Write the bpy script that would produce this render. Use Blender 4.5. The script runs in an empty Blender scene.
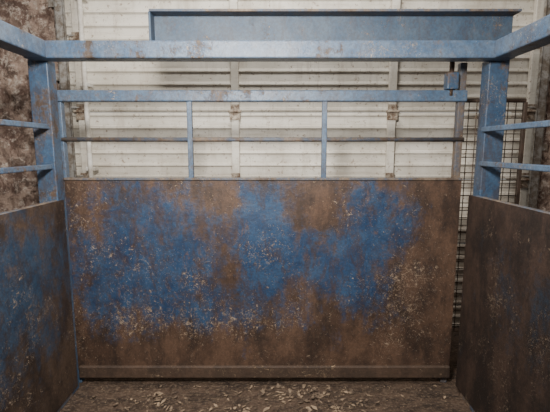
import bpy, bmesh, math, random
from mathutils import Vector, noise
random.seed(4)
scn = bpy.context.scene
COL = scn.collection

# ---------------------------------------------------------------- materials
def N(nt, typ, **kw):
    n = nt.nodes.new(typ)
    for k, v in kw.items():
        setattr(n, k, v)
    return n
def newmat(name):
    m = bpy.data.materials.new(name); m.use_nodes = True
    nt = m.node_tree; b = nt.nodes['Principled BSDF']
    return m, nt, b
def noise_n(nt, src, scale, detail=6, rough=.6, stretch=None, off=(0,0,0), dist=0):
    mp = N(nt, 'ShaderNodeMapping'); nt.links.new(src, mp.inputs[0])
    mp.inputs['Location'].default_value = off
    if stretch: mp.inputs['Scale'].default_value = stretch
    n = N(nt, 'ShaderNodeTexNoise'); nt.links.new(mp.outputs[0], n.inputs['Vector'])
    n.inputs['Scale'].default_value = scale; n.inputs['Detail'].default_value = detail
    n.inputs['Roughness'].default_value = rough; n.inputs['Distortion'].default_value = dist
    return n.outputs['Fac']
def math_n(nt, op, a, b=None, clamp=False):
    n = N(nt, 'ShaderNodeMath', operation=op); n.use_clamp = clamp
    for i, v in enumerate((a, b)):
        if v is None: continue
        if isinstance(v, (int, float)): n.inputs[i].default_value = v
        else: nt.links.new(v, n.inputs[i])
    return n.outputs[0]
def ramp(nt, fac, lo, hi, inv=False):
    n = N(nt, 'ShaderNodeMapRange'); nt.links.new(fac, n.inputs[0])
    n.inputs[1].default_value = lo; n.inputs[2].default_value = hi
    n.inputs[3].default_value = 1 if inv else 0; n.inputs[4].default_value = 0 if inv else 1
    n.interpolation_type = 'SMOOTHSTEP'
    return n.outputs[0]
def mix(nt, fac, a, b):
    n = N(nt, 'ShaderNodeMix', data_type='RGBA')
    if isinstance(fac, (int, float)): n.inputs[0].default_value = fac
    else: nt.links.new(fac, n.inputs[0])
    for i, v in ((6, a), (7, b)):
        if isinstance(v, tuple): n.inputs[i].default_value = (*v, 1)
        else: nt.links.new(v, n.inputs[i])
    return n.outputs[2]

def paint_mat(name, paint, paint2, rust, rust2, thr=.5, attr=False, fleck=.60, fleckcol=(.42,.30,.19), rough=.55,
              off=(0,0,0), soft=.05, attw=.42, smear=0.0, cdist=.3, muck=False, fk=.8):
    m, nt, b = newmat(name)
    co = N(nt, 'ShaderNodeTexCoord').outputs['Object']
    n1 = noise_n(nt, co, 4.2, 10, .66, off=off, dist=cdist)
    n2 = noise_n(nt, co, 26, 8, .78, off=off)
    n3 = noise_n(nt, co, 10, 7, .65, stretch=(1.8, 1.8, .3), off=off)
    s = math_n(nt, 'MULTIPLY', n1, .42)
    s = math_n(nt, 'ADD', s, math_n(nt, 'MULTIPLY', n2, .33))
    s = math_n(nt, 'ADD', s, math_n(nt, 'MULTIPLY', n3, .25))
    if attr:
        a = N(nt, 'ShaderNodeAttribute', attribute_name='wear').outputs['Fac']
        a = math_n(nt, 'MULTIPLY', math_n(nt, 'SUBTRACT', a, .5), attw)
        s = math_n(nt, 'ADD', s, a)
    fac = ramp(nt, s, thr-soft, thr+soft)
    pc = mix(nt, ramp(nt, noise_n(nt, co, 9, 8, .7, off=(3,1,2)), .35, .65), paint, paint2)
    rc = mix(nt, ramp(nt, noise_n(nt, co, 5, 9, .76, off=(7,2,5), stretch=(1,1,.55)), .38, .62), rust, rust2)
    c = mix(nt, fac, rc, pc)
    if smear:
        sm = noise_n(nt, co, 8, 9, .78, off=(11,3,6), stretch=(1.3,1,.5), dist=.8)
        c = mix(nt, math_n(nt, 'MULTIPLY', ramp(nt, sm, .48, .60), smear), c, (rust2[0]*.45, rust2[1]*.43, rust2[2]*.43))
        tn = noise_n(nt, co, 13, 9, .8, off=(1,13,2), stretch=(1.2,1,.7), dist=.5)
        c = mix(nt, math_n(nt, 'MULTIPLY', ramp(nt, tn, .56, .66), smear), c, (rust2[0]*1.4, rust2[1]*1.4, rust2[2]*1.4))
    g = ramp(nt, noise_n(nt, co, 70, 5, .7, off=(1,9,3)), .42, .6)
    c = mix(nt, math_n(nt, 'MULTIPLY', g, .3), c, (rust[0]*.8, rust[1]*.8, rust[2]*.8))
    cl = ramp(nt, noise_n(nt, co, 3.4, 6, .7, off=(5,5,8)), .46, .62)
    if muck:
        mk = N(nt, 'ShaderNodeAttribute', attribute_name='muck').outputs['Fac']
        cl = math_n(nt, 'ADD', math_n(nt, 'MULTIPLY', cl, .4), mk)
    cb = math_n(nt, 'MULTIPLY', math_n(nt, 'SUBTRACT', cl, .6), .10)
    f1 = ramp(nt, math_n(nt, 'ADD', noise_n(nt, co, 85, 4, .7, off=(2,2,2), dist=1.2), cb), fleck+.008, fleck+.035)
    f2 = ramp(nt, math_n(nt, 'ADD', noise_n(nt, co, 30, 9, .8, off=(8,2,1), dist=1.1), cb), fleck-.005, fleck+.02)
    fl = math_n(nt, 'MAXIMUM', math_n(nt, 'MULTIPLY', f1, .8), f2)
    fv = ramp(nt, noise_n(nt, co, 40, 3, .5, off=(4,4,0)), .38, .68)
    fc = mix(nt, fv, (fleckcol[0]*.48, fleckcol[1]*.44, fleckcol[2]*.40), fleckcol)
    c = mix(nt, math_n(nt, 'MULTIPLY', fl, fk), c, fc)
    nt.links.new(c, b.inputs['Base Color'])
    r = N(nt, 'ShaderNodeMapRange'); nt.links.new(fac, r.inputs[0])
    r.inputs[3].default_value = .6; r.inputs[4].default_value = rough
    nt.links.new(r.outputs[0], b.inputs['Roughness'])
    bp = N(nt, 'ShaderNodeBump'); bp.inputs['Strength'].default_value = .5; bp.inputs['Distance'].default_value = .005
    h = math_n(nt, 'ADD', math_n(nt, 'MULTIPLY', fl, 1.0), math_n(nt, 'ADD', math_n(nt, 'MULTIPLY', fac, .3), n2))
    nt.links.new(h, bp.inputs['Height']); nt.links.new(bp.outputs[0], b.inputs['Normal'])
    return m

M_gate = paint_mat('gate_sheet_paint', (.014,.040,.095), (.032,.072,.142), (.028,.016,.011), (.108,.060,.037), thr=.505, attr=True,
                   fleck=.585, soft=.085, attw=.30, smear=.55, fleckcol=(.48,.36,.25), rough=.40, cdist=.6, muck=True)
M_beam = paint_mat('beam_paint', (.125,.172,.24), (.062,.118,.205), (.06,.042,.032), (.17,.125,.092), thr=.425, fleck=.600, fleckcol=(.50,.43,.35), smear=.25, soft=.03, rough=.40)
M_rail = paint_mat('rail_paint', (.060,.110,.185), (.095,.148,.225), (.05,.033,.025), (.16,.11,.078), thr=.44, fleck=.602, smear=.35, fleckcol=(.42,.34,.26), soft=.035, rough=.42)
M_post = paint_mat('post_paint', (.056,.105,.178), (.035,.075,.142), (.045,.03,.022), (.14,.095,.068), thr=.465, fleck=.60, smear=.45, fleckcol=(.42,.34,.26), soft=.035, rough=.42)
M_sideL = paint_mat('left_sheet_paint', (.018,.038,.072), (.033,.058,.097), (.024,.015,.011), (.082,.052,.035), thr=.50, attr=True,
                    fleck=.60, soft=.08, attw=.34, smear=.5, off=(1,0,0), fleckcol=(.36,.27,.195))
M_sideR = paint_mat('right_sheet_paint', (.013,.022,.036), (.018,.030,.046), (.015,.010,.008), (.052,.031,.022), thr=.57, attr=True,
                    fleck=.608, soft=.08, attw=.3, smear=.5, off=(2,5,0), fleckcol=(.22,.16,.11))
M_chan = paint_mat('channel_paint', (.078,.115,.162), (.048,.086,.14), (.06,.042,.032), (.15,.11,.085), thr=.40, fleck=.605, smear=.3)
M_rust = paint_mat('rusty_steel', (.085,.052,.035), (.06,.04,.028), (.038,.025,.018), (.10,.06,.04), thr=.5)
M_brown = paint_mat('rusty_brown_bar', (.10,.105,.12), (.06,.09,.14), (.08,.055,.04), (.20,.15,.11), thr=.50)

def door_mat():
    m, nt, b = newmat('door_cream_steel')
    co = N(nt, 'ShaderNodeTexCoord').outputs['Object']
    c = mix(nt, ramp(nt, noise_n(nt, co, 2.2, 7, .6), .35, .68), (.72,.68,.60), (.52,.48,.405))
    st = ramp(nt, noise_n(nt, co, 5, 8, .78, stretch=(2.2,1,.35), off=(4,0,1)), .49, .68)
    c = mix(nt, math_n(nt, 'MULTIPLY', st, .5), c, (.33,.265,.195))
    ho = ramp(nt, noise_n(nt, co, 6, 8, .75, stretch=(.5,1,5), off=(0,2,4)), .50, .66)
    c = mix(nt, math_n(nt, 'MULTIPLY', ho, .4), c, (.36,.30,.23))
    sp = ramp(nt, noise_n(nt, co, 34, 5, .72, off=(1,4,2)), .585, .65)
    c = mix(nt, math_n(nt, 'MULTIPLY', sp, .75), c, (.22,.15,.10))
    sx = N(nt, 'ShaderNodeSeparateXYZ'); nt.links.new(co, sx.inputs[0])
    low = ramp(nt, math_n(nt, 'ADD', sx.outputs[2], noise_n(nt, co, 3, 6, .7)), 1.1, 2.1, inv=True)
    c = mix(nt, math_n(nt, 'MULTIPLY', low, .6), c, (.20,.145,.10))
    nt.links.new(c, b.inputs['Base Color']); b.inputs['Roughness'].default_value = .5
    return m
M_door = door_mat()
def wall_mat():
    m, nt, b = newmat('crusted_rubble_wall')
    co = N(nt, 'ShaderNodeTexCoord').outputs['Object']
    n1 = noise_n(nt, co, 5, 9, .7, dist=.8)
    n2 = noise_n(nt, co, 17, 8, .78, off=(3,3,3))
    c = mix(nt, ramp(nt, n1, .40, .58), (.12,.072,.055), (.36,.265,.21))
    c = mix(nt, math_n(nt, 'MULTIPLY', ramp(nt, n2, .51, .61), .8), c, (.56,.48,.41))
    d = ramp(nt, noise_n(nt, co, 9, 8, .75, off=(9,1,4)), .52, .60)
    c = mix(nt, math_n(nt, 'MULTIPLY', d, .75), c, (.07,.042,.031))
    nt.links.new(c, b.inputs['Base Color']); b.inputs['Roughness'].default_value = .95
    bp = N(nt, 'ShaderNodeBump'); bp.inputs['Strength'].default_value = .9; bp.inputs['Distance'].default_value = .03
    nt.links.new(math_n(nt, 'ADD', n1, n2), bp.inputs['Height']); nt.links.new(bp.outputs[0], b.inputs['Normal'])
    return m
M_wall = wall_mat()
def floor_mat():
    m, nt, b = newmat('mucky_floor')
    co = N(nt, 'ShaderNodeTexCoord').outputs['Object']
    n1 = noise_n(nt, co, 7, 10, .78, stretch=(.8,1.4,1)); n2 = noise_n(nt, co, 55, 6, .75, stretch=(.7,1,1))
    c = mix(nt, ramp(nt, n1, .38, .62), (.030,.018,.012), (.120,.075,.050))
    c = mix(nt, math_n(nt, 'MULTIPLY', ramp(nt, n2, .50, .60), .65), c, (.21,.15,.10))
    nt.links.new(c, b.inputs['Base Color']); b.inputs['Roughness'].default_value = .55
    bp = N(nt, 'ShaderNodeBump'); bp.inputs['Strength'].default_value = 1; bp.inputs['Distance'].default_value = .02
    nt.links.new(math_n(nt, 'ADD', n1, n2), bp.inputs['Height']); nt.links.new(bp.outputs[0], b.inputs['Normal'])
    return m
M_floor = floor_mat()
def simple(name, a, bcol, rough=.6, metal=0, sc=20):
    m, nt, b = newmat(name)
    co = N(nt, 'ShaderNodeTexCoord').outputs['Object']
    c = mix(nt, ramp(nt, noise_n(nt, co, sc, 6, .7), .38, .62), a, bcol)
    nt.links.new(c, b.inputs['Base Color']); b.inputs['Roughness'].default_value = rough; b.inputs['Metallic'].default_value = metal
    return m
M_galv = simple('galvanised_track', (.34,.33,.31), (.16,.13,.10), .5, .3)
M_pipe = simple('pale_pipe', (.66,.64,.59), (.44,.40,.34), .5, 0, 9)
M_chip = simple('wood_chip', (.30,.215,.14), (.065,.043,.03), .9, 0, 12)
M_hinge = simple('rusty_hinge', (.13,.08,.05), (.40,.34,.27), .6, .2, 30)

# ---------------------------------------------------------------- geometry
def obj_from_bm(bm, name, mat, parent=None, smooth=False):
    me = bpy.data.meshes.new(name); bm.to_mesh(me); bm.free()
    me.materials.append(mat)
    if smooth:
        for p in me.polygons: p.use_smooth = True
    o = bpy.data.objects.new(name, me); COL.objects.link(o)
    if parent: o.parent = parent
    return o
def addbox(bm, x0, x1, y0, y1, z0, z1, bev=0.0, seg=2):
    r = bmesh.ops.create_cube(bm, size=1)
    vs = r['verts']
    for v in vs:
        v.co = Vector(((x0+x1)/2+v.co.x*(x1-x0), (y0+y1)/2+v.co.y*(y1-y0), (z0+z1)/2+v.co.z*(z1-z0)))
    if bev:
        es = list({e for v in vs for e in v.link_edges})
        bmesh.ops.bevel(bm, geom=es, offset=bev, segments=seg, affect='EDGES', profile=.5)
def box(name, x0, x1, y0, y1, z0, z1, mat, parent=None, bev=.004):
    bm = bmesh.new(); addbox(bm, x0, x1, y0, y1, z0, z1, bev)
    return obj_from_bm(bm, name, mat, parent)
def addrod(bm, p, q, r, seg=14):
    p = Vector(p); q = Vector(q); d = q-p
    res = bmesh.ops.create_cone(bm, cap_ends=True, segments=seg, radius1=r, radius2=r, depth=d.length)
    rot = d.to_track_quat('Z', 'Y').to_matrix()
    for v in res['verts']:
        v.co = rot @ v.co + (p+q)/2
def rod(name, p, q, r, mat, parent=None):
    bm = bmesh.new(); addrod(bm, p, q, r)
    o = obj_from_bm(bm, name, mat, parent)
    for f in o.data.polygons: f.use_smooth = len(f.vertices) == 4
    return o
def empty(name, loc=(0,0,0)):
    e = bpy.data.objects.new(name, None); COL.objects.link(e); e.empty_display_size = .2
    return e
def sheet(name, axis, a0, a1, z0, z1, pos, th, mat, parent, wear, dent=.004, nu=110, nv=60, muck=None):
    bm = bmesh.new(); lay = bm.verts.layers.float.new('wear'); lm = bm.verts.layers.float.new('muck')
    def pt(i, j, s):
        a = a0+(a1-a0)*i/nu; z = z0+(z1-z0)*j/nv
        d = dent*noise.noise(Vector((a*2.3, z*2.3, pos))) * min(1, 6*min(i/nu, 1-i/nu, j/nv, 1-j/nv))
        v = bm.verts.new((a, pos+s*th/2+d, z) if axis == 'X' else (pos+s*th/2+d, a, z))
        v[lay] = wear(a, z)
        if muck: v[lm] = muck(a, z)
        return v
    F = [[pt(i, j, -1) for j in range(nv+1)] for i in range(nu+1)]
    B = [[pt(i, j, 1) for j in range(nv+1)] for i in range(nu+1)]
    for i in range(nu):
        for j in range(nv):
            bm.faces.new((F[i][j], F[i+1][j], F[i+1][j+1], F[i][j+1]))
            bm.faces.new((B[i][j+1], B[i+1][j+1], B[i+1][j], B[i][j]))
    for i in range(nu):
        bm.faces.new((F[i][0], B[i][0], B[i+1][0], F[i+1][0])); bm.faces.new((F[i+1][nv], B[i+1][nv], B[i][nv], F[i][nv]))
    for j in range(nv):
        bm.faces.new((F[0][j+1], B[0][j+1], B[0][j], F[0][j])); bm.faces.new((F[nu][j], B[nu][j], B[nu][j+1], F[nu][j+1]))
    bmesh.ops.recalc_face_normals(bm, faces=bm.faces)
    return obj_from_bm(bm, name, mat, parent)

EYE = 1.51
# room ------------------------------------------------------------
box('floor', -2.6, 2.75, -1.5, 3.7, -.15, 0, M_floor, bev=0)
def rough_wall(name, x0, x1, y0, y1, z0, z1):
    bm = bmesh.new(); addbox(bm, x0, x1, y0, y1, z0, z1)
    return obj_from_bm(bm, name, M_wall)
DOORX0, DOORX1 = -1.66, 2.08
def lumpy(bm, x0, x1, z0, z1, y):
    nx = max(4, int((x1-x0)/.03)); nz = int((z1-z0)/.03)
    G = []
    for i in range(nx+1):
        row = []
        for j in range(nz+1):
            x = x0+(x1-x0)*i/nx; z = z0+(z1-z0)*j/nz
            d = .05*noise.fractal(Vector((x*5, z*5, 1.3)), 1, 2, 4)
            row.append(bm.verts.new((x, y-.03-abs(d), z)))
        G.append(row)
    for i in range(nx):
        for j in range(nz): bm.faces.new((G[i][j], G[i+1][j], G[i+1][j+1], G[i][j+1]))
bm = bmesh.new()
addbox(bm, -2.6, DOORX0, 3.25, 3.6, 0, 3.9); addbox(bm, DOORX1, 2.75, 3.25, 3.6, 0, 3.9); addbox(bm, DOORX0, DOORX1, 3.25, 3.6, 3.1, 3.9)
lumpy(bm, -2.6, DOORX0-.02, 0, 3.9, 3.25); lumpy(bm, DOORX1+.02, 2.75, 0, 3.9, 3.25)
obj_from_bm(bm, 'wall_back', M_wall)
rough_wall('wall_left', -2.75, -2.6, -1.5, 3.6, 0, 3.9)
rough_wall('wall_right', 2.75, 2.9, -1.5, 3.6, 0, 3.9)

# sectional door --------------------------------------------------
door = empty('sectional_garage_door')
DY = 3.22
def door_section(k, z0, z1):
    prof = [(DY+.03, z0+.003), (DY+.004, z0+.004), (DY-.006, z0+.014)]
    n = 5 if z1-z0 > .4 else 2; h = (z1-z0-.04)/n
    for i in range(n):
        b = z0+.02+i*h
        prof += [(DY-.006, b+.008), (DY+.005, b+.016), (DY+.005, b+h-.018), (DY-.010, b+h-.007)]
    prof += [(DY-.008, z1-.014), (DY+.004, z1-.004), (DY+.03, z1-.003)]
    bm = bmesh.new()
    A = [bm.verts.new((DOORX0+.01, y, z)) for y, z in prof]; B = [bm.verts.new((DOORX1-.01, y, z)) for y, z in prof]
    for i in range(len(prof)-1):
        bm.faces.new((A[i], A[i+1], B[i+1], B[i]))
    bm.faces.new((A[-1], A[0], B[0], B[-1]))
    bmesh.ops.recalc_face_normals(bm, faces=bm.faces)
    obj_from_bm(bm, 'section_%d' % k, M_door, door)
seams = [.0, .20, .73, 1.26, 1.79, 2.32, 2.85, 3.1]
for k in range(len(seams)-1):
    door_section(k, seams[k], seams[k+1])
stx = [-1.50, -.31, .91, 1.99]
bm = bmesh.new(); bh = bmesh.new()
for x in stx:
    for k in range(len(seams)-1):
        addbox(bm, x-.030, x+.030, DY-.044, DY-.006, seams[k]+.008, seams[k+1]-.008, .003, 1)
    for z in seams[1:-1]:
        addbox(bh, x-.042, x+.042, DY-.054, DY-.043, z-.065, z-.008, .002, 1)
        addbox(bh, x-.034, x+.034, DY-.054, DY-.043, z+.008, z+.055, .002, 1)
        addrod(bh, (x-.050, DY-.058, z), (x+.050, DY-.058, z), .011)
        for sx in (-.026, .026):
            addrod(bh, (x+sx, DY-.066, z-.040), (x+sx, DY-.049, z-.040), .009, 6)
obj_from_bm(bm, 'stiles', M_door, door); obj_from_bm(bh, 'hinges', M_hinge, door)
for nm, xa, s in (('track_a', -1.60, 1), ('track_b', 2.04, -1)):
    bm = bmesh.new()
    addbox(bm, xa-.03, xa+.03, DY-.085, DY-.080, 0.0, 3.1)
    addbox(bm, xa-.03*s-.003, xa-.03*s+.003, DY-.085, DY-.03, 0.0, 3.1)
    addbox(bm, xa+.03*s-.003, xa+.03*s+.003, DY-.085, DY-.055, 0.0, 3.1)
    for z in seams[1:-1]:
        addrod(bm, (xa, DY-.065, z+.03), (xa+.1*s, DY-.045, z+.03), .007)
        addbox(bm, xa-.09*(s>0), xa+.09*(s<0), DY-.06, DY-.052, z-.3, z-.25)
    obj_from_bm(bm, nm, M_galv, door)
bm = bmesh.new()
addrod(bm, (-1.425, 3.10, 0), (-1.425, 3.10, 3.1), .018)
for z in (.6, 1.35, 1.98, 2.6): addbox(bm, -1.46, -1.39, 3.095, 3.165, z-.015, z+.015, .003, 1)
obj_from_bm(bm, 'conduit_pipe', M_pipe)

# welded mesh screen beside the gate ---------------
bm = bmesh.new()
mx0, mx1, my, mz0, mz1 = 1.19, 1.60, 2.62, .25, 1.80
x = mx0
while x <= mx1+.001:
    addrod(bm, (x, my, mz0), (x, my, mz1), .0028, 6); x += .05
z = mz0
while z <= mz1+.001:
    addrod(bm, (mx0, my+.005, z), (mx1, my+.005, z), .0028, 6); z += .05
addbox(bm, mx0-.01, mx0+.012, my-.01, my+.015, 0, mz1, .003, 1)
addbox(bm, mx1-.012, mx1+.01, my-.01, my+.015, 0, mz1, .003, 1)
addbox(bm, mx0, mx1, my-.01, my+.015, mz1, mz1+.02, .003, 1)
obj_from_bm(bm, 'wire_mesh_screen', M_rust)

# pen frame --------------------------------------------------------
fr = empty('steel_pen_frame')
zb0, zb1 = EYE+.470, EYE+.560
box('front_beam', -1.33, 1.27, 2.2, 2.3, zb0, zb1, M_beam, fr, .007)
box('side_beam_a', -1.31, -1.205, -.8, 2.2, zb0, zb1, M_beam, fr, .007)
box('side_beam_b', 1.155, 1.26, -.8, 2.2, zb0, zb1, M_beam, fr, .007)
box('post_a', -1.355, -1.245, 2.275, 2.36, 0, zb0+.01, M_post, fr, .006)
box('post_b', 1.172, 1.285, 2.275, 2.36, 0, zb0+.01, M_post, fr, .006)
for i, x in enumerate((-1.31, 1.155)):
    box('rear_post_%d' % i, x, x+.105, -.8, -.7, 0, zb0, M_post, fr, .006)

def blob(x, z, cx, cz, rx, rz, a):
    return a*math.exp(-(((x-cx)/rx)**2+((z-cz)/rz)**2))
def wearL(y, z):
    return max(0, min(1, .20+blob(y, z, 1.85, .85, .5, .40, .50)+blob(y, z, 1.5, .6, .3, .3, .3)))
def wearR(y, z):
    return max(0, min(1, .28+blob(y, z, 1.6, .80, .5, .35, .35)))
def side(x, s, zt, zr1, zr2, mat, wear, yend):
    p = empty('pen_side_panel')
    sheet('sheet', 'Y', -.7, yend, .03, zt, x, .004, mat, p, wear)
    bm = bmesh.new()
    xa, xb = x-s*.002, x-s*.03
    addbox(bm, min(xa, xb), max(xa, xb), -.7, 2.27, zt-.035, zt+.004, .003, 1)
    addbox(bm, min(xa, xb), max(xa, xb), -.7, 2.27, .0, .07, .003, 1)
    obj_from_bm(bm, 'frame_edge', M_brown, p)
    xo = x-s*.03
    for i, z in enumerate((zr1, zr2)):
        box('rail_%d' % i, xo-.013, xo+.013, -.7, 2.28, z-.014, z+.014, M_rail, p, .005)
    for j, yy in enumerate((1.15, 0.1)):
        box('upright_%d' % j, xo-.018, xo+.018, yy, yy+.035, zt, zb0, M_rail, p, .004)
    return p
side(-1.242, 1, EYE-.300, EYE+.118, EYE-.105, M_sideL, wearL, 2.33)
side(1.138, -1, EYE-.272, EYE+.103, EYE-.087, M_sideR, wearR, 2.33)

# gate ----------------------------------------------------------------
g = empty('cattle_gate')
GY = 2.4
GX0, GX1 = -1.265, 1.12
def wearG(x, z):
    w = .22
    for b in ((-.92,1.10,.28,.24,.40),(-.40,1.18,.28,.14,.28),(-.88,.66,.42,.30,.48),(-.50,.88,.25,.22,.28),(-.08,1.08,.18,.30,.56),
              (-.02,.82,.20,.28,.38),(.25,.82,.32,.20,.36),(.52,.98,.20,.34,.50),(.80,1.10,.20,.20,.34),(-.35,.52,.4,.16,.30),
              (.55,.58,.22,.15,.24),
              (-.33,1.20,.12,.10,-.50),(.25,1.16,.13,.13,-.35),(-.28,.78,.06,.22,-.2),(-.15,1.35,1.2,.05,-.15)):
        w += blob(x, z, *b)
    if z < .42: w -= (.42-z)*1.0
    if x > .78: w -= (x-.78)*1.3
    return max(0, min(1, w))
def muckG(x, z):
    w = 0
    for b in ((-1.1,1.05,.12,.30,.5),(-.80,.78,.15,.20,.5),(-.50,.70,.12,.10,.7),(-.05,.88,.12,.12,.5),(-.20,.42,.5,.12,.6),
              (.85,.70,.17,.28,.65),(.15,.62,.15,.12,.45),(-.85,.45,.35,.15,.6),(.60,1.15,.25,.12,.3),(.9,.35,.2,.15,.4)):
        w += blob(x, z, *b)
    return min(1, w)
sheet('sheet', 'X', GX0, GX1, .10, EYE-.180, GY, .005, M_gate, g, wearG, dent=.014, nu=200, nv=110, muck=muckG)
box('sheet_top_edge', GX0, GX1, GY-.012, GY+.02, EYE-.192, EYE-.176, M_brown, g, .004)
box('bottom_channel', GX0+.01, GX1, GY-.022, GY+.03, .050, .128, M_rust, g, .006)
box('top_rail', GX0-.02, GX1+.0, GY-.01, GY+.04, EYE+.268, EYE+.333, M_rail, g, .007)
rod('mid_rail', (GX0, GY+.01, EYE+.050), (GX1, GY+.01, EYE+.050), .013, M_brown, g)
for i, x in enumerate((-.503, .292)):
    box('spindle_%d' % i, x-.015, x+.015, GY-.004, GY+.026, EYE-.18, EYE+.270, M_rail, g, .004)
box('stile_a', GX0-.03, GX0+.012, GY+.004, GY+.045, 0, EYE+.33, M_rail, g, .005)
box('stile_b', 1.075, 1.115, GY+.006, GY+.05, 0, EYE+.49, M_brown, g, .005)
box('hinge_block', .99, 1.055, GY-.03, GY+.03, EYE+.335, EYE+.43, M_post, g, .006)
rod('hinge_pin', (1.022, GY, EYE+.30), (1.022, GY, EYE+.50), .014, M_rust, g)

ch = empty('steel_channel_beam')
def tiltbox(name, *a):
    return box(name, *a, M_chan, ch, .003)
cx0, cx1 = -.68, 1.33
tiltbox('web', cx0, cx1, 2.36, 2.372, zb1-.02, EYE+.74)
box('top_flange', cx0, cx1, 2.28, 2.372, EYE+.728, EYE+.742, M_brown, ch, .003)
tiltbox('bottom_flange', cx0, cx1, 2.28, 2.372, zb1+.001, zb1+.013)
tiltbox('end_plate', cx0-.006, cx0+.006, 2.285, 2.37, zb1+.01, EYE+.73)

# litter -------------------------------------------------------------------
bm = bmesh.new()
def chip(x, y, L, W, zb=0):
    a = random.gauss(0, 1.1); ti = random.uniform(-.3, .3); t = random.uniform(.001, .003)
    ca, sa = math.cos(a), math.sin(a)
    n = random.randint(4, 7)
    ring = []
    for i in range(n):
        th = math.tau*i/n+random.uniform(-.35, .35)
        ring.append((math.cos(th)*L*random.uniform(.5, 1), math.sin(th)*W*random.uniform(.5, 1)))
    z0 = zb+.001+abs(ti)*L
    top = []; bot = []
    for u, v in ring:
        zz = z0+ti*u+random.uniform(0, .002)
        top.append(bm.verts.new((x+u*ca-v*sa, y+u*sa+v*ca, zz+t))); bot.append(bm.verts.new((x+u*ca-v*sa, y+u*sa+v*ca, zz)))
    bm.faces.new(top); bm.faces.new(bot[::-1])
    for i in range(n):
        j = (i+1) % n; bm.faces.new((bot[i], bot[j], top[j], top[i]))
clumps = [(.05, 2.28), (.2, 2.25), (.35, 2.12), (.3, 2.3), (.5, 2.2), (-.25, 2.12), (-.7, 2.2)]
for i in range(1300):
    if random.random() < .4:
        c = random.choice(clumps); x = random.gauss(c[0], .10); y = min(2.37, random.gauss(c[1], .05)); big = .35
    else:
        x = random.uniform(-1.12, 1.05); y = 2.37-abs(random.gauss(0, .30)); big = .08
    if y < 1.2 or abs(x) > 1.12: continue
    s = random.choice((.011, .016, .024)) if random.random() < big else random.choice((.003, .004, .005, .007))
    chip(x, y, s*random.uniform(.8, 1.5), s*random.uniform(.3, .8))
obj_from_bm(bm, 'wood_chip_litter', M_chip)

# lights --------------------------------------------------------------------
def area(name, loc, target, size, power, col):
    l = bpy.data.lights.new(name, 'AREA'); l.shape = 'DISK'; l.size = size; l.energy = power; l.color = col
    o = bpy.data.objects.new(name, l); COL.objects.link(o); o.location = loc
    o.rotation_euler = (Vector(target)-Vector(loc)).to_track_quat('-Z', 'Y').to_euler()
area('added_light', (-.25, .6, 2.25), (-.2, 2.5, 1.15), .35, 104, (1, .96, .90))  # no barn fixture: area light added for flash-like falloff across the pen
area('added_light.001', (-.1, 1.9, 4.0), (-.1, 3.2, 2.0), .7, 62, (1, .97, .92))  # second added light, unseen overhead, brightens the garage door
w = bpy.data.worlds.new('World'); scn.world = w; w.use_nodes = True
w.node_tree.nodes['Background'].inputs[0].default_value = (1, .98, .95, 1)
w.node_tree.nodes['Background'].inputs[1].default_value = .33

cam = bpy.data.cameras.new('camera'); cam.sensor_width = 36; cam.lens = 400/550*36; cam.clip_start = .02
co = bpy.data.objects.new('camera', cam); COL.objects.link(co)
co.location = (0, 0, EYE); co.rotation_euler = (math.radians(90-8.25), 0, 0)
scn.camera = co
